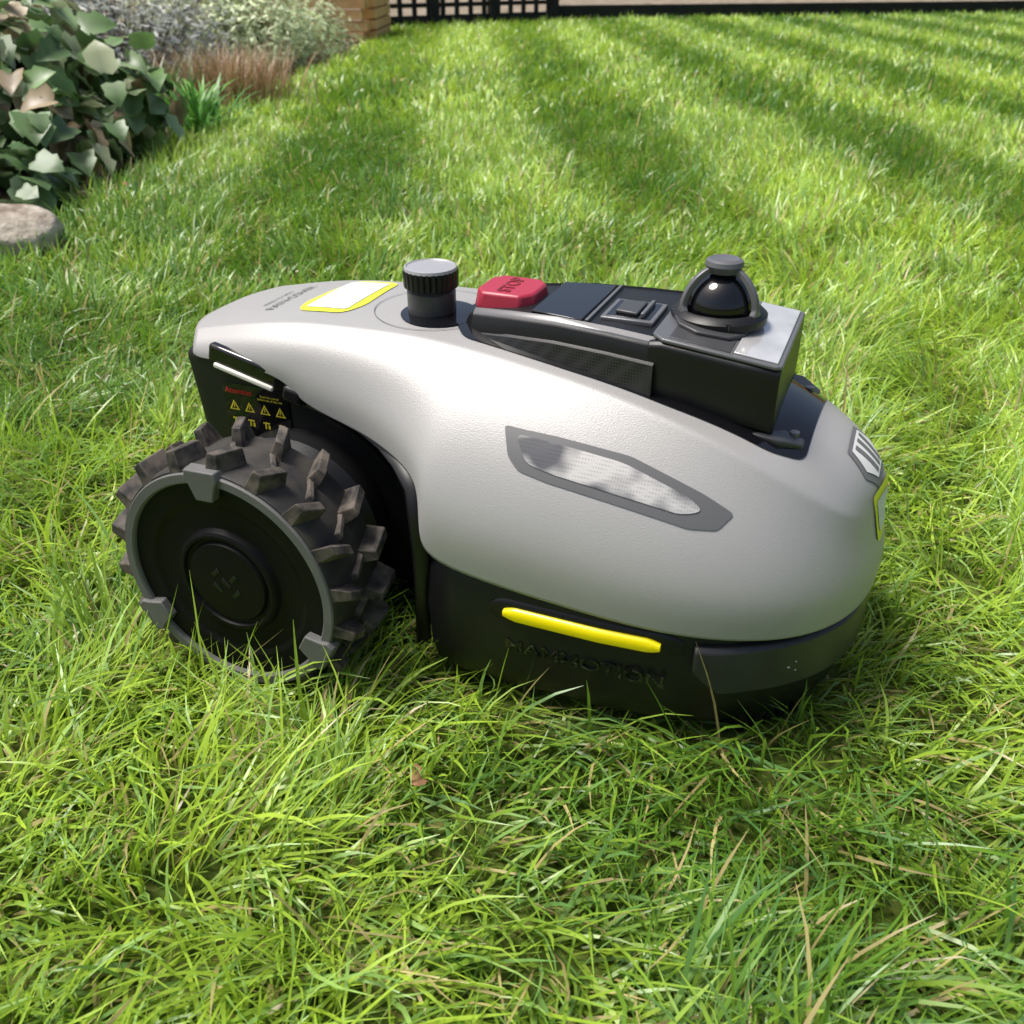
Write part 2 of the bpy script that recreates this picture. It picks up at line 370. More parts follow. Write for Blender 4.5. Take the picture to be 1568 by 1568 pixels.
# ---------------------------------------------------------------- wheels
def wheel(s):
    c=(0,0,.125); w0=.152; w1=.232
    P=Vector((0,0,.125))
    wp=bpy.data.objects.new('rear_wheel',None); col.objects.link(wp); wp.parent=mower; wp.location=(-.0065,0,-.005)
    lathe('tyre',[(s*w0,.080),(s*w0,.100),(s*(w0+.004),.109),(s*(w0+.04),.1125),(s*(w1-.005),.1125),(s*w1,.1105),(s*w1,.102),(s*(w1-.012),.098),(s*(w1-.012),.080)],c,'y',M_rubber,n=96,parent=wp,ang=25,loop=True)
    lathe('rim_ring',[(s*(w1-.006),.1090),(s*(w1+.0015),.1090),(s*(w1+.0028),.1080),(s*(w1+.0028),.1005),(s*(w1+.001),.0990),(s*(w1-.006),.0980)],c,'y',M_ring,n=96,parent=wp,ang=25,loop=True)
    lathe('wheel_face',[(s*(w1-.010),.0995),(s*(w1-.0015),.0985),(s*(w1-.0025),.080),(s*(w1-.005),.075),(s*(w1-.006),.058),(s*(w1-.005),.053),(s*(w1-.0005),.0505),(s*(w1+.001),.048),(s*(w1+.001),.0455),(s*(w1-.002),.044),(s*(w1-.0025),.041),(s*(w1+.0005),.039),(s*(w1+.002),.02),(s*(w1+.0022),0)],c,'y',M_face,n=96,parent=wp,ang=22)
    for k,(a,b) in enumerate([(-.009,.010),(.001,.001),(.010,-.009),(-.009,-.006),(.009,.007)]):
        box('hub_emblem',(a,s*(w1+.0022),.125+b),(.010,.0010,.004),M_black,parent=wp,bevel=.0004,rot=Matrix.Rotation(R(45 if k%2 else -45),3,'Y'))
    for a in(92,212,332):
        a=R(a); er=Vector((math.cos(a),0,math.sin(a))); et=Vector((-math.sin(a),0,math.cos(a)))
        pts=[(.1145,-.016),(.1145,.016),(.107,.0182),(.101,.0145),(.086,.009),(.086,-.009),(.101,-.0145),(.107,-.0182)]
        lo=[P+er*r+et*t+Vector((0,s*(w1-.006),0)) for r,t in pts]; hi=[P+er*(r-.0006)+et*t*.94+Vector((0,s*(w1+.0065),0)) for r,t in pts]
        loft('rim_pad',[lo,hi],M_ring,bevel=.0012,parent=wp)
    vs=[];fs=[]
    def lug(a,ya,yb,skew,r0,r1,th0,th1):
        b=len(vs)
        for (y,da) in((ya,-skew/2),(yb,skew/2)):
            aa=a+da; er=Vector((math.cos(aa),0,math.sin(aa))); et=Vector((-math.sin(aa),0,math.cos(aa)))
            q4=[P+er*r0+et*(-th0/2),P+er*r0+et*(th0/2),P+er*r1+et*(th1/2),P+er*r1+et*(-th1/2)]
            for q in range(4):
                yy=y
                if q>=2: yy=y+(.0035 if y==min(ya,yb) else -.0035)
                vs.append(q4[q]+Vector((0,s*yy,0)))
        fs.extend([(b,b+1,b+2,b+3),(b+4,b+7,b+6,b+5),(b,b+4,b+5,b+1),(b+1,b+5,b+6,b+2),(b+2,b+6,b+7,b+3),(b+3,b+7,b+4,b)])
    N=18
    for i in range(N):
        a=2*math.pi*i/N+.09
        lug(a,w1-.028,w1+.001,.09,.106,.1280,.0145,.0090)
        lug(a+math.pi/N,w0+.001,w0+.032,-.09,.106,.1280,.0145,.0090)
        lug(a+math.pi/N*.55,w0+.030,w0+.052,-.10,.108,.1175,.009,.006)
    mkobj('tread_lugs',vs,fs,M_lug,parent=wp,bevel=.001)
    lathe('axle',[(s*.085,.02),(s*.16,.02)],c,'y',M_black,n=24,parent=wp)
    return wp
wl=wheel(-1); wr=wheel(1)
for s in(-1,1):
    lathe('front_wheel',[(s*.075,.030),(s*.077,.036),(s*.112,.036),(s*.114,.030),(s*.114,.0)],(.425,0,.036),'y',M_rubber,n=36)
for k in range(5):
    box('front_skirt_tooth',(.480-.010*k,-.085-.011*k,.024),(.007,.006,.024),M_black,bevel=.001,rot=Matrix.Rotation(R(50),3,'Z'))

# ---------------------------------------------------------------- console
def csec(x,wb,wt,zb,zt,ch=.006):
    return [(x,-wb,zb),(x,-wt-.003,zt-.012),(x,-wt,zt-.004),(x,-wt+ch,zt),(x,wt-ch,zt),(x,wt,zt-.004),(x,wt+.003,zt-.012),(x,wb,zb)]
st=[(.140,.040,.030,.300,.320),(.150,.047,.038,.300,.3285),(.190,.055,.050,.298,.334),(.235,.063,.058,.292,.337),(.285,.071,.065,.285,.3365),(.325,.075,.071,.276,.335)]
loft('console_body',[csec(*q) for q in st],M_black,bevel=.0012)
for s in(-1,1):
    rr=[]
    for x,wb,wt,zb,zt in st[1:]:
        rr.append([(x,s*(wb+.001),zb+.004),(x,s*(wb+.0045),zb+.005),(x,s*(wt+.0065),zt-.018),(x,s*(wt+.002),zt-.016)])
    loft('console_grille',rr,M_grille)
    rr=[]
    for x,wb,wt,zb,zt in st[1:]:
        rr.append([(x,s*(wt-.007),zt-.001),(x,s*(wt-.007),zt+.0012),(x,s*(wt-.002),zt-.0015),(x,s*(wt-.0005),zt-.0045),(x,s*(wt-.004),zt-.006)])
    loft('console_rail',rr,M_satin)
cb=[]
for x,w,zb,zt in[(.318,.0725,.276,.3345),(.330,.0745,.276,.3365),(.355,.0745,.283,.3335),(.395,.0745,.275,.3287),(.424,.072,.270,.3255)]:
    cb.append([(x,-w+.004,zb),(x,-w-.001,zt-.010),(x,-w,zt-.003),(x,-w+.004,zt),(x,w-.004,zt),(x,w,zt-.003),(x,w+.001,zt-.010),(x,w-.004,zb)])
loft('camera_box',cb,M_black,bevel=.0012)
box('camera_box_core',(.375,0,.285),(.085,.12,.04),M_black)
zl=lambda x:-.12*(x-.33)
prism('camera_box_lid',[(.320,-.064),(.330,-.0735),(.420,-.0725),(.4245,-.069),(.4245,.069),(.420,.0725),(.330,.0735),(.320,.064)],.3358,.3392,M_satin,bevel=.0012,zf=zl)
prism('lid_plate',[(.334,-.067),(.383,-.068),(.383,.068),(.334,.067)],.3391,.3400,M_cap,bevel=.0004,zf=zl)
prism('lid_window',[(.386,-.067),(.4205,-.067),(.4205,.067),(.386,.067)],.3391,.3407,M_lid,bevel=.0006,zf=zl)
prism('camera_plinth',[(.327,-.022),(.335,-.040),(.352,-.050),(.378,-.046),(.388,-.03),(.388,.03),(.378,.046),(.352,.050),(.335,.040),(.327,.022)],.3399,.3432,M_cap,bevel=.001,zf=zl)
loft('console_foot',[[(.40,-.072,.262),(.40,-.074,.272),(.40,.074,.272),(.40,.072,.262)],[(.432,-.071,.258),(.432,-.073,.268),(.432,.073,.268),(.432,.071,.258)],[(.449,-.060,.252),(.449,-.061,.2615),(.449,.061,.2615),(.449,.060,.252)]],M_cap,bevel=.0015)
for y in(-.05,-.02,.02,.05):
    lathe('foot_screw',[(.264,.004),(.2675,.004),(.2675,.0)],(.440,y,0),'z',M_satin,n=16)
dc=(.360,0,.3475)
lathe('dome_base',[(.337,.040),(.3430,.040),(.3465,.036),(.3475,.033),(.343,.031)],(dc[0],dc[1],0),'z',M_black,n=64)
pr=[(dc[2]+.0285*math.sin(R(a)),.0285*math.cos(R(a))) for a in range(-15,90,7)]+[(dc[2]+.0285,0)]
lathe('dome_glass',pr,(dc[0],dc[1],0),'z',M_gloss,n=64,ang=80)
for az in(-22,98,218):
    rr=[]
    for a in range(-6,84,6):
        e=R(a); z0=R(az); er=Vector((math.cos(z0),math.sin(z0),0)); et=Vector((-math.sin(z0),math.cos(z0),0))
        wd=.0030+(.003 if a<6 else 0)
        pts=[]
        for r,t in((.0315,-wd),(.0365,-wd*.8),(.0365,wd*.8),(.0315,wd)):
            pts.append(Vector(dc)+er*r*math.cos(e)+Vector((0,0,1))*r*math.sin(e)*1.0+et*t)
        rr.append(pts)
    loft('dome_guard_arm',rr,M_satin,bevel=.0008,ang=40)
lathe('dome_cap',[(dc[2]+.029,.013),(dc[2]+.035,.0160),(dc[2]+.0385,.0150),(dc[2]+.040,.012),(dc[2]+.0392,.010),(dc[2]+.0392,0)],(dc[0],dc[1],0),'z',M_satin,n=40)
for a in(20,100,200,300):
    lathe('screw',[(.338,.0028),(.3442,.0028),(.3442,0)],(.357+.045*math.cos(R(a))*.75,.040*math.sin(R(a)),0),'z',M_gloss,n=14)
hexb=lambda s:[(.143+.0*s,-.018*s),(.152,-.031*s),(.192,-.031*s),(.203,-.018*s),(.203,.018*s),(.192,.031*s),(.152,.031*s),(.143,.018*s)]
prism('stop_button',hexb(1),.327,.3435,M_red,bevel=.0025,taper=.10)
tm=Matrix.Translation((.1725,0,.3437))@Matrix.Rotation(R(90),4,'Z')
textmesh('stop_lettering','STOP',.018,tm,M_redt,.0004)
prism('display',[(.208,-.044),(.256,-.052),(.256,.052),(.208,.044)],.3345,.3385,M_gloss,bevel=.0008)
prism('display_rim_bar',[(.259,-.052),(.262,-.052),(.262,.052),(.259,.052)],.335,.3395,M_satin,bevel=.0006)
prism('latch_frame',[(.268,-.040),(.314,-.040),(.314,.012),(.268,.012)],.335,.3395,M_satin,bevel=.0012)
prism('latch_well',[(.272,-.036),(.310,-.036),(.310,.008),(.272,.008)],.3392,.3399,M_gloss,bevel=.0003)
prism('latch_lever',[(.278,-.028),(.298,-.031),(.298,.003),(.278,.000)],.3398,.3430,M_cap,bevel=.0012)
prism('latch_bar',[(.301,-.033),(.3045,-.033),(.3045,.005),(.301,.005)],.3398,.3440,M_satin,bevel=.0008)
kx,ky=.098,-.014
lathe('knob_post',[(.290,.0225),(.334,.0225),(.336,.0205),(.338,.0205)],(kx,ky,0),'z',M_cap,n=56)
lathe('knob_collar',[(.300,.0265),(.3135,.0265),(.3145,.0255),(.3145,.0225)],(kx,ky,0),'z',M_black,n=56)
n=112; prof=[(.337,.0225),(.339,.0252),(.352,.0256),(.3545,.0252)]
vs=[];fs=[]
for z,r in prof:
    for i in range(n):
        a=2*math.pi*i/n; q=r-(.0014 if i%4 in(0,) else 0); vs.append((kx+q*math.cos(a),ky+q*math.sin(a),z))
for k in range(3):
    for i in range(n):
        j=(i+1)%n; fs.append((k*n+i,k*n+j,(k+1)*n+j,(k+1)*n+i))
fs.append(tuple(range(n))); fs.append(tuple(3*n+i for i in range(n)))
mkobj('knob_cap',vs,fs,M_black,ang=20)
lathe('knob_top',[(.354,.0248),(.3568,.0240),(.3572,.0225),(.3562,.0215),(.3566,.0)],(kx,ky,0),'z',M_captop,n=56)
for k,(x,z) in enumerate([(.471,.094),(.476,.089),(.4755,.098)]):
    P=[p for p in outline(half,-.006) if p.y<0]
    P.sort(key=lambda p:p.x)
    for i in range(len(P)-1):
        if P[i].x<=x<=P[i+1].x:
            t=(x-P[i].x)/(P[i+1].x-P[i].x); y=P[i].y+(P[i+1].y-P[i].y)*t
            lathe('dust_speck',[(z-.001,0),(z,.0014),(z+.001,0)],(x,y,0),'z',M_dust,n=8)

# ---------------------------------------------------------------- ground
def sheet(name,x0,x1,y0,y1,z,m,nx=1,ny=1):
    vs=[(x0+(x1-x0)*i/nx,y0+(y1-y0)*j/ny,z) for j in range(ny+1) for i in range(nx+1)]
    fs=[(j*(nx+1)+i,j*(nx+1)+i+1,(j+1)*(nx+1)+i+1,(j+1)*(nx+1)+i) for j in range(ny) for i in range(nx)]
    return mkobj(name,vs,fs,m,None,smooth=False)
def groundmat(name,stops,scale,rough=.95,bump=.5,bs=40,dist=.01):
    m,nt,b=newmat(name); b.inputs['Roughness'].default_value=rough; b.inputs['Specular IOR Level'].default_value=.1
    tc=nt.nodes.new('ShaderNodeTexCoord'); n=nt.nodes.new('ShaderNodeTexNoise'); n.inputs['Scale'].default_value=scale; n.inputs['Detail'].default_value=10; n.inputs['Roughness'].default_value=.7
    nt.links.new(tc.outputs['Object'],n.inputs['Vector']); cr=nt.nodes.new('ShaderNodeValToRGB')
    el=cr.color_ramp.elements
    el[0].position=stops[0][0]; el[0].color=(*stops[0][1],1); el[1].position=stops[-1][0]; el[1].color=(*stops[-1][1],1)
    for p,c in stops[1:-1]:
        e=el.new(p); e.color=(*c,1)
    nt.links.new(n.outputs['Fac'],cr.inputs['Fac']); nt.links.new(cr.outputs['Color'],b.inputs['Base Color'])
    v=nt.nodes.new('ShaderNodeTexVoronoi'); v.inputs['Scale'].default_value=bs; nt.links.new(tc.outputs['Object'],v.inputs['Vector'])
    bp=nt.nodes.new('ShaderNodeBump'); bp.inputs['Strength'].default_value=bump; bp.inputs['Distance'].default_value=dist
    nt.links.new(v.outputs['Distance'],bp.inputs['Height']); nt.links.new(bp.outputs['Normal'],b.inputs['Normal'])
    return m
G_lawn=groundmat('lawn_thatch',[(.3,(.04,.065,.01)),(.5,(.09,.13,.022)),(.7,(.17,.15,.055))],25)
G_soil=groundmat('soil',[(.35,(.03,.022,.014)),(.55,(.09,.065,.042)),(.75,(.20,.15,.11))],14,bs=30,dist=.02)
G_gravel=groundmat('gravel',[(.3,(.10,.08,.06)),(.5,(.22,.18,.13)),(.7,(.38,.33,.27))],5,bs=45,dist=.02)
sheet('ground',-400,400,-400,400,0,G_lawn)
bedL=[(-1.10,1.6),(-1.17,2.3),(-1.20,3.0),(-1.27,4.0),(-1.25,5.2),(-1.15,7.0),(-1.12,9.9)]
vs=[];fs=[]
bx=np.array([p[0] for p in bedL]); by=np.array([p[1] for p in bedL])
def bedx(y): return np.interp(y,by,bx)
ys=np.linspace(1.6,9.9,60)
for i,y in enumerate(ys):
    w=.02*math.sin(y*9)+.015*math.sin(y*23)
    for k in range(8):
        t=k/7; vs.append((float(bedx(y))+w-t*4.5,y,.004+.035*min(1,t*8)+.02*math.sin(k*3+y*7)*(t>0)))
for i in range(len(ys)-1):
    for k in range(7): fs.append((i*8+k,i*8+k+1,(i+1)*8+k+1,(i+1)*8+k))
mkobj('planting_bed_soil',vs,fs,G_soil,None)
mkobj('gravel_path',[(-8,10.45,.008),(.4,11.35,.008),(12,13.9,.008),(40,20,.008),(40,45,.008),(-30,45,.008),(-30,10.4,.008)],[(0,1,2,3,4,5,6)],G_gravel,None,smooth=False)
M_fence=mat('black_stained_timber',(.008,.008,.009),.7,0,.3,grain=.4,gscale=60,var=.4,vscale=8,c2=(.018,.017,.016))
M_wood=mat('sawn_timber',(.45,.23,.09),.75,0,.3,grain=.4,gscale=60,var=.5,vscale=6,c2=(.80,.50,.24))
def wbox(name,a,b,w,z0,z1,m,parent):
    a=Vector((a[0],a[1],0)); b=Vector((b[0],b[1],0)); t=(b-a).normalized(); n=Vector((-t.y,t.x,0))*w/2
    vs=[p+Vector((0,0,z)) for z in(z0,z1) for p in(a-n,b-n,b+n,a+n)]
    return mkobj(name,vs,[(0,1,2,3),(4,7,6,5),(0,4,5,1),(1,5,6,2),(2,6,7,3),(3,7,4,0)],m,parent,smooth=False,bevel=.003)
ed=bpy.data.objects.new('timber_edging',None); col.objects.link(ed)
P0,P1,P2=(.42,11.2),(5.0,12.2),(12,13.8)
wbox('board',P0,P1,.05,0,.15,M_fence,ed); wbox('board_2',P1,P2,.05,0,.15,M_fence,ed)
for k in range(7):
    t=k/6; x=P0[0]+(P2[0]-P0[0])*t; y=P0[1]+(P2[1]-P0[1])*t
    wbox('peg_%d'%k,(x-.03,y-.05),(x+.03,y-.045),.03,0,.09,M_fence,ed)
tf=bpy.data.objects.new('trellis_fence',None); col.objects.link(tf)
A=Vector((-1.35,10.0,0)); B=Vector((.42,11.1,0)); L=(B-A).length; t=(B-A).normalized()
wbox('gravel_board',A[:2],B[:2],.04,0,.10,M_fence,tf)
k=0
while k*.155<=L:
    p=A+t*k*.155; q=p+t*.045
    wbox('slat_%d'%k,p[:2],q[:2],.025,.10,1.2,M_fence,tf); k+=1
for j in range(7):
    z=.165+j*.155
    wbox('rail_%d'%j,(A+Vector((0,.03,0)))[:2],(B+Vector((0,.03,0)))[:2],.02,z,z+.04,M_fence,tf)
for p in(A,A.lerp(B,.33),A.lerp(B,.66),B): wbox('post',(p-t*.05)[:2],(p+t*.05)[:2],.10,0,1.4,M_fence,tf)
pl_=bpy.data.objects.new('timber_planter',None); col.objects.link(pl_)
for r in range(7):
    for c in range(4):
        x0=-2.38+c*.31; wbox('sleeper',(x0+(r%2)*.05-.02*random.random(),8.35+.03*random.random()),(x0+.29+(r%2)*.03,8.33+.03*random.random()),.12,.01+r*.078,.076+r*.078,M_wood,pl_)
for r in range(7): wbox('sleeper_side',(-1.13,8.44),(-1.11,9.3),.10,.012+r*.078,.078+r*.078,M_wood,pl_)
bf=bpy.data.objects.new('boundary_fence',None); col.objects.link(bf)
for k in range(70):
    x=-14+k*.42; wbox('board_%d'%k,(x,23),(x+.40,23),.03,.02,1.8,M_wood,bf)
def stone(name,c,r,seed):
    bm=bmesh.new(); bmesh.ops.create_icosphere(bm,subdivisions=4,radius=1)
    rs=random.Random(seed); dirs=[Vector((rs.gauss(0,1),rs.gauss(0,1),rs.gauss(0,1))).normalized() for _ in range(14)]
    for v in bm.verts:
        n=v.co.normalized(); k=1
        for d in dirs:
            q=n.dot(d)
            if q>.82: k-= (q-.82)*.5
        k+=.02*math.sin(n.x*9+n.y*7)+.01*math.sin(n.z*23+n.x*17)
        v.co=Vector((n.x*r[0]*k,n.y*r[1]*k,n.z*r[2]*k))
    me=bpy.data.meshes.new(name); bm.to_mesh(me); bm.free(); me.shade_smooth()
    ob=bpy.data.objects.new(name,me); col.objects.link(ob); ob.location=c
    me.materials.append(M_stone); return ob
M_stone=mat('boulder',(.20,.16,.12),.85,0,.2,grain=.9,gscale=35,var=.3,vscale=18,c2=(.46,.41,.34),dist=.010)
stone('garden_stone',(-1.22,2.22,.03),(.19,.13,.085),3)

# ---------------------------------------------------------------- vegetation
def foliage_mat(name,rough=.45,trans=.35,spec=.4):
    m,nt,b=newmat(name); at=nt.nodes.new('ShaderNodeAttribute'); at.attribute_name='Col'
    nt.links.new(at.outputs['Color'],b.inputs['Base Color']); b.inputs['Roughness'].default_value=rough; b.inputs['Specular IOR Level'].default_value=spec
    tr=nt.nodes.new('ShaderNodeBsdfTranslucent'); nt.links.new(at.outputs['Color'],tr.inputs['Color'])
    mx=nt.nodes.new('ShaderNodeMixShader'); mx.inputs['Fac'].default_value=trans
    nt.links.new(b.outputs['BSDF'],mx.inputs[1]); nt.links.new(tr.outputs['BSDF'],mx.inputs[2])
    nt.links.new(mx.outputs['Shader'],nt.nodes['Material Output'].inputs['Surface']); return m
M_grass=foliage_mat('grass_blades',.36,.36,.60)
M_leaf=foliage_mat('leaves',.40,.22,.45)
def bulk(name,V,F,C,m,parent=None):
    me=bpy.data.meshes.new(name); me.vertices.add(len(V)); me.vertices.foreach_set('co',V.astype(np.float32).ravel())
    k=len(F); me.loops.add(4*k); me.loops.foreach_set('vertex_index',F.astype(np.int32).ravel())
    me.polygons.add(k); me.polygons.foreach_set('loop_start',np.arange(0,4*k,4,dtype=np.int32)); 
    me.polygons.foreach_set('use_smooth',np.ones(k,dtype=bool))
    a=me.attributes.new('Col','FLOAT_COLOR','POINT'); cc=np.ones((len(V),4),dtype=np.float32); cc[:,:3]=C; a.data.foreach_set('color',cc.ravel())
    me.update(calc_edges=True); me.materials.append(m)
    ob=bpy.data.objects.new(name,me); col.objects.link(ob)
    if parent: ob.parent=parent
    return ob
class Noise:
    def __init__(s,seed,scale,n=10):
        r=np.random.default_rng(seed); a=r.uniform(0,2*np.pi,n); f=scale*np.exp(r.uniform(-.7,.7,n)); s.kx=f*np.cos(a); s.ky=f*np.sin(a); s.p=r.uniform(0,2*np.pi,n); s.n=n
    def __call__(s,x,y):
        v=0
        for i in range(s.n): v=v+np.sin(s.kx[i]*x+s.ky[i]*y+s.p[i])
        return v/math.sqrt(s.n/2)
nA=Noise(1,18); nA2=Noise(2,45); nH=Noise(3,22); nC=Noise(4,6); nC2=Noise(5,1.6); nC3=Noise(8,30)
ca,sa=math.cos(R(22)),math.sin(R(22))
def tolocal(x,y):
    dx=x+.1599; dy=y-.9038
    return dx*ca-dy*sa, dx*sa+dy*ca
def blades(n,x0,x1,y0,y1,L0,L1,w0,w1,K,straw=.07,lean=(.35,1.15),fan=0.0):
    if fan:
        y=y0+(y1-y0)*rng.random(n)**1.15
        x=rng.uniform(x0,x1,n); m=(x<.75*y+1.0)&(x>-.75*y-.6); x=x[m];y=y[m];n=len(x)
    else:
        x=rng.uniform(x0,x1,n); y=rng.uniform(y0,y1,n)
    keep=(x>bedx(y)+rng.normal(0,.02,n)+.01)|(y<1.6)
    far=11.2+.22*(x-.42); farl=10.0+.62*(x+1.35)
    keep&=(y<np.where(x<.42,farl,far)-.05)
    x=x[keep];y=y[keep];n=len(x)
    h=nH(x,y)
    L=rng.uniform(L0,L1,n)*(1+.16*h); L=np.clip(L,L0*.5,L1*1.4)
    w=rng.uniform(w0,w1,n)
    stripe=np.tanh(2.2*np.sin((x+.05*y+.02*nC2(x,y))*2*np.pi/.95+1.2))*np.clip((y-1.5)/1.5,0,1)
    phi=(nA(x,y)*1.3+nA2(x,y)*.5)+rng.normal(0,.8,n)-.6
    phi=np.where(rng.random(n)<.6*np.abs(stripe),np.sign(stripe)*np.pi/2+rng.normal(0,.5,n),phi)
    th=np.clip(rng.uniform(lean[0],lean[1],n)+.15*nA2(y,x),.05,1.5)
    bend=rng.uniform(.1,.9,n)/K*1.3
    upm=rng.random(n)<.12; th[upm]*=.35; bend[upm]*=.6
    P=np.zeros((n,K+1,3)); P[:,0,0]=x;P[:,0,1]=y
    t=th.copy(); ph=phi.copy(); dph=rng.normal(0,.18,n)
    for k in range(K):
        cp,sp=np.cos(ph),np.sin(ph)
        P[:,k+1,0]=P[:,k,0]+L/K*np.sin(t)*cp; P[:,k+1,1]=P[:,k,1]+L/K*np.sin(t)*sp; P[:,k+1,2]=np.maximum(P[:,k,2]+L/K*np.cos(t),.006+.008*rng.random(n))
        t=t+bend; ph=ph+dph
    cp,sp=np.cos(phi),np.sin(phi)
    lx,ly=tolocal(P[:,:,0],P[:,:,1]); z=P[:,:,2]
    inb=(lx>.145)&(lx<.522)&(np.abs(ly)<.174)&(z>.016)
    ex=np.clip((lx-.38)/.14,0,1); inb&=(np.abs(ly)<.174-.13*ex**1.8)
    inb|=(lx>-.13)&(lx<.17)&(np.abs(ly)<.10)&(z>.03)
    inw=((lx+.0065)**2+(z-.12)**2<.114**2)&(np.abs(ly)>.150)&(np.abs(ly)<.236)
    r0=(np.abs(lx[:,0])<.045)&(np.abs(ly[:,0])>.155)&(np.abs(ly[:,0])<.228)
    keep=~(inb.any(1)|inw.any(1)|r0)
    P=P[keep];w=w[keep];cp=cp[keep];sp=sp[keep];x=x[keep];y=y[keep];stripe=stripe[keep];n=len(x)
    tw=rng.normal(0,.5,n)
    wd=np.stack([-sp,cp,tw],1); wd/=np.linalg.norm(wd,axis=1)[:,None]
    prof=np.array([ .75,1,.95,.7,.08]) if K==4 else (np.array([.8,1,.7,.1]) if K==3 else np.array([.85,1,.12]))
    V=np.zeros((n,K+1,2,3))
    for k in range(K+1):
        o=wd*(w*prof[k]/2)[:,None]; V[:,k,0]=P[:,k]-o; V[:,k,1]=P[:,k]+o
    sunny=np.clip((y-5.5)/2.5,0,1)*np.clip((1.4-x)/1.5,0,1)  # sunlit patch on the far left lawn, painted into the blade colour
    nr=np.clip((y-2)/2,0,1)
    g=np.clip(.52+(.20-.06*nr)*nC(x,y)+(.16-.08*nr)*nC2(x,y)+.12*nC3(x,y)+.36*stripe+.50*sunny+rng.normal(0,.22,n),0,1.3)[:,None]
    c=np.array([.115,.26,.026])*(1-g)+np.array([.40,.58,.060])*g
    c=np.clip(c,.01,.8)
    blue=rng.random(n)<.24; c[blue]=c[blue]*np.array([.88,.97,2.4])
    s=rng.random(n)<straw; c[s]=np.array([.52,.44,.19])*rng.uniform(.6,1.15,s.sum())[:,None]
    C=np.zeros((n,K+1,2,3))
    for k in range(K+1):
        t=k/K; C[:,k,:]=(c*(.9+.1*t)+np.array([.07,.045,.008])*(1-t)**2)[:,None,:]
    nv=2*(K+1); base=(np.arange(n)*nv)[:,None]
    F=np.concatenate([base+np.array([2*k,2*k+1,2*k+3,2*k+2]) for k in range(K)],1).reshape(-1,4)
    return V.reshape(-1,3),F,C.reshape(-1,3)
parts=[blades(68000,-1.15,1.35,.12,1.75,.045,.110,.0015,.0038,4,straw=.08,lean=(.45,1.35),fan=1),
       blades(34000,-1.15,1.35,.12,1.75,.02,.05,.0018,.0034,3,straw=.22,lean=(.5,1.45),fan=1),
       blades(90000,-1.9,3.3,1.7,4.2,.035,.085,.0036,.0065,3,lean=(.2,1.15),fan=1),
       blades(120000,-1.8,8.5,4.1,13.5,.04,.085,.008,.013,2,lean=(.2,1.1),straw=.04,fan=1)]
off=0;VV=[];FF=[];CC=[]
for V,F,C in parts:
    VV.append(V);FF.append(F+off);CC.append(C);off+=len(V)
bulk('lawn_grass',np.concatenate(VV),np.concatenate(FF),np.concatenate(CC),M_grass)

def leafcloud(name,blobs,n,size,cols,aspect=.7,droop=.3,fold=.15,parent=None,lobed=False,outer=.55,up=.5):
    allV=[];allF=[];allC=[];off=0
    cols=np.array(cols)
    tot=sum(b[3]*b[4]*b[5] for b in blobs)
    A_=[0,.16,.38,.62,.86,1.08]; W_=[.28,.60,.50,.56,.27,.01] if lobed else [.10,.42,.54,.46,.25,.01]
    if lobed: Ao=[-.10,.10,.42,.60,.88,1.08]
    else: Ao=A_
    for bl in blobs:
        m=int(n*bl[3]*bl[4]*bl[5]/tot)
        d=rng.normal(0,1,(m,3)); d/=np.linalg.norm(d,axis=1)[:,None]
        r=outer+(1-outer)*rng.random(m)**.6
        r*=1+.12*np.sin(d[:,0]*7+bl[0]*5)+.10*np.sin(d[:,1]*9+d[:,2]*6)
        P=np.array(bl[:3])+d*r[:,None]*np.array(bl[3:6])
        ok=P[:,2]>.03; P=P[ok];d=d[ok];m=len(P)
        nrm=d*.8+np.array([0,0,up])+rng.normal(0,.45,(m,3)); nrm/=np.linalg.norm(nrm,axis=1)[:,None]
        rd=d+rng.normal(0,.6,(m,3))-np.array([0,0,droop]); ax=rd-nrm*(rd*nrm).sum(1)[:,None]; ax/=np.linalg.norm(ax,axis=1)[:,None]
        sd=np.cross(nrm,ax); s=size*rng.uniform(.5,1.3,m)[:,None]
        V=np.zeros((m,6,3,3)); cur=rng.uniform(.0,.45,m)[:,None]; fo=fold*rng.uniform(-.2,1.8,m)[:,None]
        for i in range(6):
            for q,sg in((0,-1),(1,0),(2,1)):
                a=A_[i] if sg==0 else Ao[i]; b=sg*W_[i]*aspect
                V[:,i,q]=P+ax*a*s+sd*b*s+nrm*(-cur*a*a+abs(b)*fo+ (.04*math.sin(i*2.3) if sg else 0))*s
        F=np.concatenate([(np.arange(m)*18)[:,None]+np.array([3*i+q,3*i+q+1,3*i+q+4,3*i+q+3]) for i in range(5) for q in(0,1)])
        c=cols[rng.integers(0,len(cols),m)]*rng.uniform(.75,1.25,m)[:,None]
        C=np.zeros((m,6,3,3)); C[:]=c[:,None,None,:]; C[:,:,0]*=1.35; C[:,:,2]*=1.35; C[:,:,1]*=.85
        allV.append(V.reshape(-1,3));allF.append(F+off);allC.append(C.reshape(-1,3));off+=m*18
    return bulk(name,np.concatenate(allV),np.concatenate(allF),np.concatenate(allC),M_leaf,parent)
M_twig=mat('twigs',(.11,.075,.05),.8,0,.2)
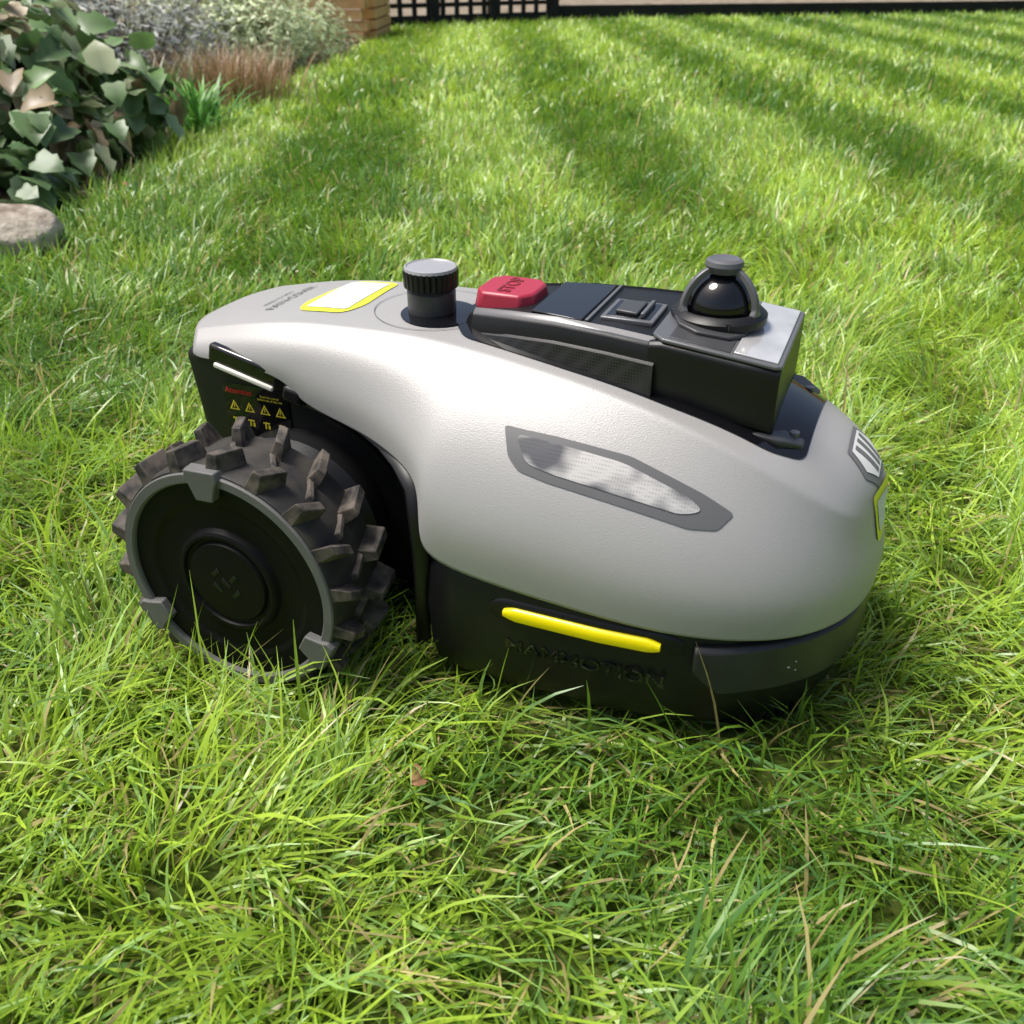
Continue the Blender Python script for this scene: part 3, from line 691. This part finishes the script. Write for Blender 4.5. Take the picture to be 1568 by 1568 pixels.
def stems(name,base,n,rad,h,parent,r=.006):
    vs=[];fs=[]
    for i in range(n):
        a=random.random()*6.28; q=random.random()**.5*rad
        p0=Vector((base[0]+q*.3*math.cos(a),base[1]+q*.3*math.sin(a),0)); p1=Vector((base[0]+q*math.cos(a),base[1]+q*math.sin(a),h*(.6+.4*random.random())))
        b=len(vs)
        for p,rr in((p0,r),(p0.lerp(p1,.5)+Vector((0,0,.03)),r*.7),(p1,r*.3)):
            for k in range(5): vs.append(p+Vector((rr*math.cos(k*1.257),rr*math.sin(k*1.257),0)))
        for l in(0,1):
            for k in range(5):
                j=(k+1)%5; fs.append((b+l*5+k,b+l*5+j,b+l*5+5+j,b+l*5+5+k))
    mkobj(name,vs,fs,M_twig,parent)
def plant(name):
    e=bpy.data.objects.new(name,None); col.objects.link(e); return e
hy=plant('hydrangea_shrub')
leafcloud('leaves',[(-1.68,3.25,.22,.40,.35,.24),(-1.41,3.0,.13,.22,.24,.15),(-1.95,3.3,.26,.40,.35,.28),(-1.34,3.45,.18,.20,.24,.17),(-1.75,3.6,.34,.32,.3,.18)],1600,.080,[(.09,.16,.05),(.12,.21,.07),(.065,.12,.04),(.18,.26,.12),(.38,.42,.25),(.32,.25,.15)],aspect=.85,parent=hy,fold=.3,lobed=True)
stems('stems',(-1.68,3.2),26,.35,.38,hy)
dk=plant('heuchera_plant')
leafcloud('leaves',[(-1.38,2.66,.06,.20,.14,.10),(-1.75,2.75,.08,.30,.16,.12)],260,.075,[(.06,.12,.04),(.09,.16,.06),(.14,.21,.10)],aspect=.85,parent=dk,lobed=True)
lv=plant('lavender_shrub')
leafcloud('leaves',[(-2.1,5.3,.28,.50,.45,.34),(-1.75,5.6,.22,.30,.35,.26),(-2.6,5.6,.4,.6,.5,.4)],8000,.05,[(.42,.43,.40),(.30,.33,.28),(.54,.55,.51),(.18,.20,.16)],aspect=.25,up=1.0,droop=-.8,parent=lv,outer=.35)
stems('stems',(-2.0,5.4),60,.5,.5,lv,.004)
sv=plant('silver_shrub')
leafcloud('leaves',[(-1.50,6.3,.20,.38,.36,.28),(-1.95,6.5,.3,.4,.35,.35),(-1.30,6.9,.16,.28,.3,.22)],7500,.045,[(.50,.58,.30),(.40,.48,.26),(.62,.68,.42),(.28,.34,.18)],aspect=.3,up=1.0,droop=-.6,parent=sv,outer=.4)
stems('stems',(-1.6,6.4),40,.4,.4,sv,.004)
def straps(name,c,n,rad,L,w,cols,spread=.7):
    e=plant(name); K=4
    x=c[0]+rng.normal(0,rad,n); y=c[1]+rng.normal(0,rad,n); phi=np.arctan2(y-c[1],x-c[0])+rng.normal(0,.7,n)
    LL=rng.uniform(L*.6,L*1.1,n); t=np.abs(rng.normal(0,spread*.5,n)); P=np.zeros((n,K+1,3)); P[:,0,0]=x;P[:,0,1]=y;P[:,0,2]=.01
    for k in range(K):
        P[:,k+1,0]=P[:,k,0]+LL/K*np.sin(t)*np.cos(phi);P[:,k+1,1]=P[:,k,1]+LL/K*np.sin(t)*np.sin(phi);P[:,k+1,2]=P[:,k,2]+LL/K*np.cos(t); t=t+spread*.35
    wd=np.stack([-np.sin(phi),np.cos(phi),np.zeros(n)],1); pr=[.6,1,.9,.6,.08]
    V=np.zeros((n,K+1,2,3))
    for k in range(K+1): V[:,k,0]=P[:,k]-wd*w*pr[k]/2; V[:,k,1]=P[:,k]+wd*w*pr[k]/2
    cc=np.array(cols)[rng.integers(0,len(cols),n)]*rng.uniform(.8,1.2,n)[:,None]
    C=np.repeat(cc[:,None],(K+1)*2,1)
    nv=2*(K+1); F=np.concatenate([(np.arange(n)*nv)[:,None]+np.array([2*k,2*k+1,2*k+3,2*k+2]) for k in range(K)],1).reshape(-1,4)
    bulk('blades',V.reshape(-1,3),F,C.reshape(-1,3),M_leaf,e)
straps('daylily_clump',(-1.22,3.90),100,.06,.24,.015,[(.12,.32,.05),(.17,.40,.06),(.09,.24,.05)],.9)
straps('russet_ornamental_grass',(-1.34,4.80),1000,.14,.27,.004,[(.42,.26,.14),(.30,.16,.09),(.50,.38,.22),(.20,.16,.07)],.6)
straps('iris_clump',(-1.62,4.45),120,.12,.25,.012,[(.10,.22,.05),(.16,.20,.08)],.7)
fsx=[];vsx=[]
for (x,y,sz) in[(-.075,.55,.013),(-1.12,2.85,.025),(-1.05,2.5,.016),(.05,5.6,.02)]:
    a=random.random()*6.28; s=sz; b=len(vsx)
    for (u,v,w_) in((-1,0,.25),(-.4,.6,0),(.4,.55,.1),(1,0,.35),(.4,-.55,0),(-.4,-.6,.2),(0,0,-.1)):
        vsx.append((x+s*(u*math.cos(a)-v*math.sin(a)),y+s*(u*math.sin(a)+v*math.cos(a)),.026+w_*s))
    for k in range(6): fsx.append((b+k,b+(k+1)%6,b+6))
mkobj('fallen_leaves',vsx,fsx,mat('dead_leaf',(.16,.07,.04),.7,0,.3,var=.5,vscale=60,c2=(.28,.15,.08)),None)

# ---------------------------------------------------------------- light, world, camera
S=Vector((-.40,.05,.91)).normalized()
sun=bpy.data.lights.new('sun','SUN'); sun.energy=4.7; sun.angle=R(22); sun.color=(1,.97,.92)
so_=bpy.data.objects.new('sun',sun); col.objects.link(so_); so_.rotation_euler=S.to_track_quat('Z','Y').to_euler()
w=bpy.data.worlds.new('World'); scene.world=w; w.use_nodes=True; nt=w.node_tree
sky=nt.nodes.new('ShaderNodeTexSky'); sky.sky_type='NISHITA'; sky.sun_disc=False
sky.sun_elevation=math.asin(S.z); sky.sun_rotation=math.atan2(S.x,S.y); sky.dust_density=5; sky.air_density=1.0
nt.links.new(sky.outputs['Color'],nt.nodes['Background'].inputs['Color']); nt.nodes['Background'].inputs['Strength'].default_value=.15
cam=bpy.data.cameras.new('camera'); co=bpy.data.objects.new('camera',cam); col.objects.link(co)
co.location=(0,0,.6); co.rotation_euler=(R(90-30.5),0,0)
cam.sensor_width=36; cam.lens=36*1447/1568; cam.clip_start=.02; cam.clip_end=1000
cam.dof.use_dof=True; cam.dof.focus_distance=.86; cam.dof.aperture_fstop=11
scene.camera=co
scene.view_settings.view_transform='Standard'; scene.view_settings.look='None'; scene.view_settings.exposure=0
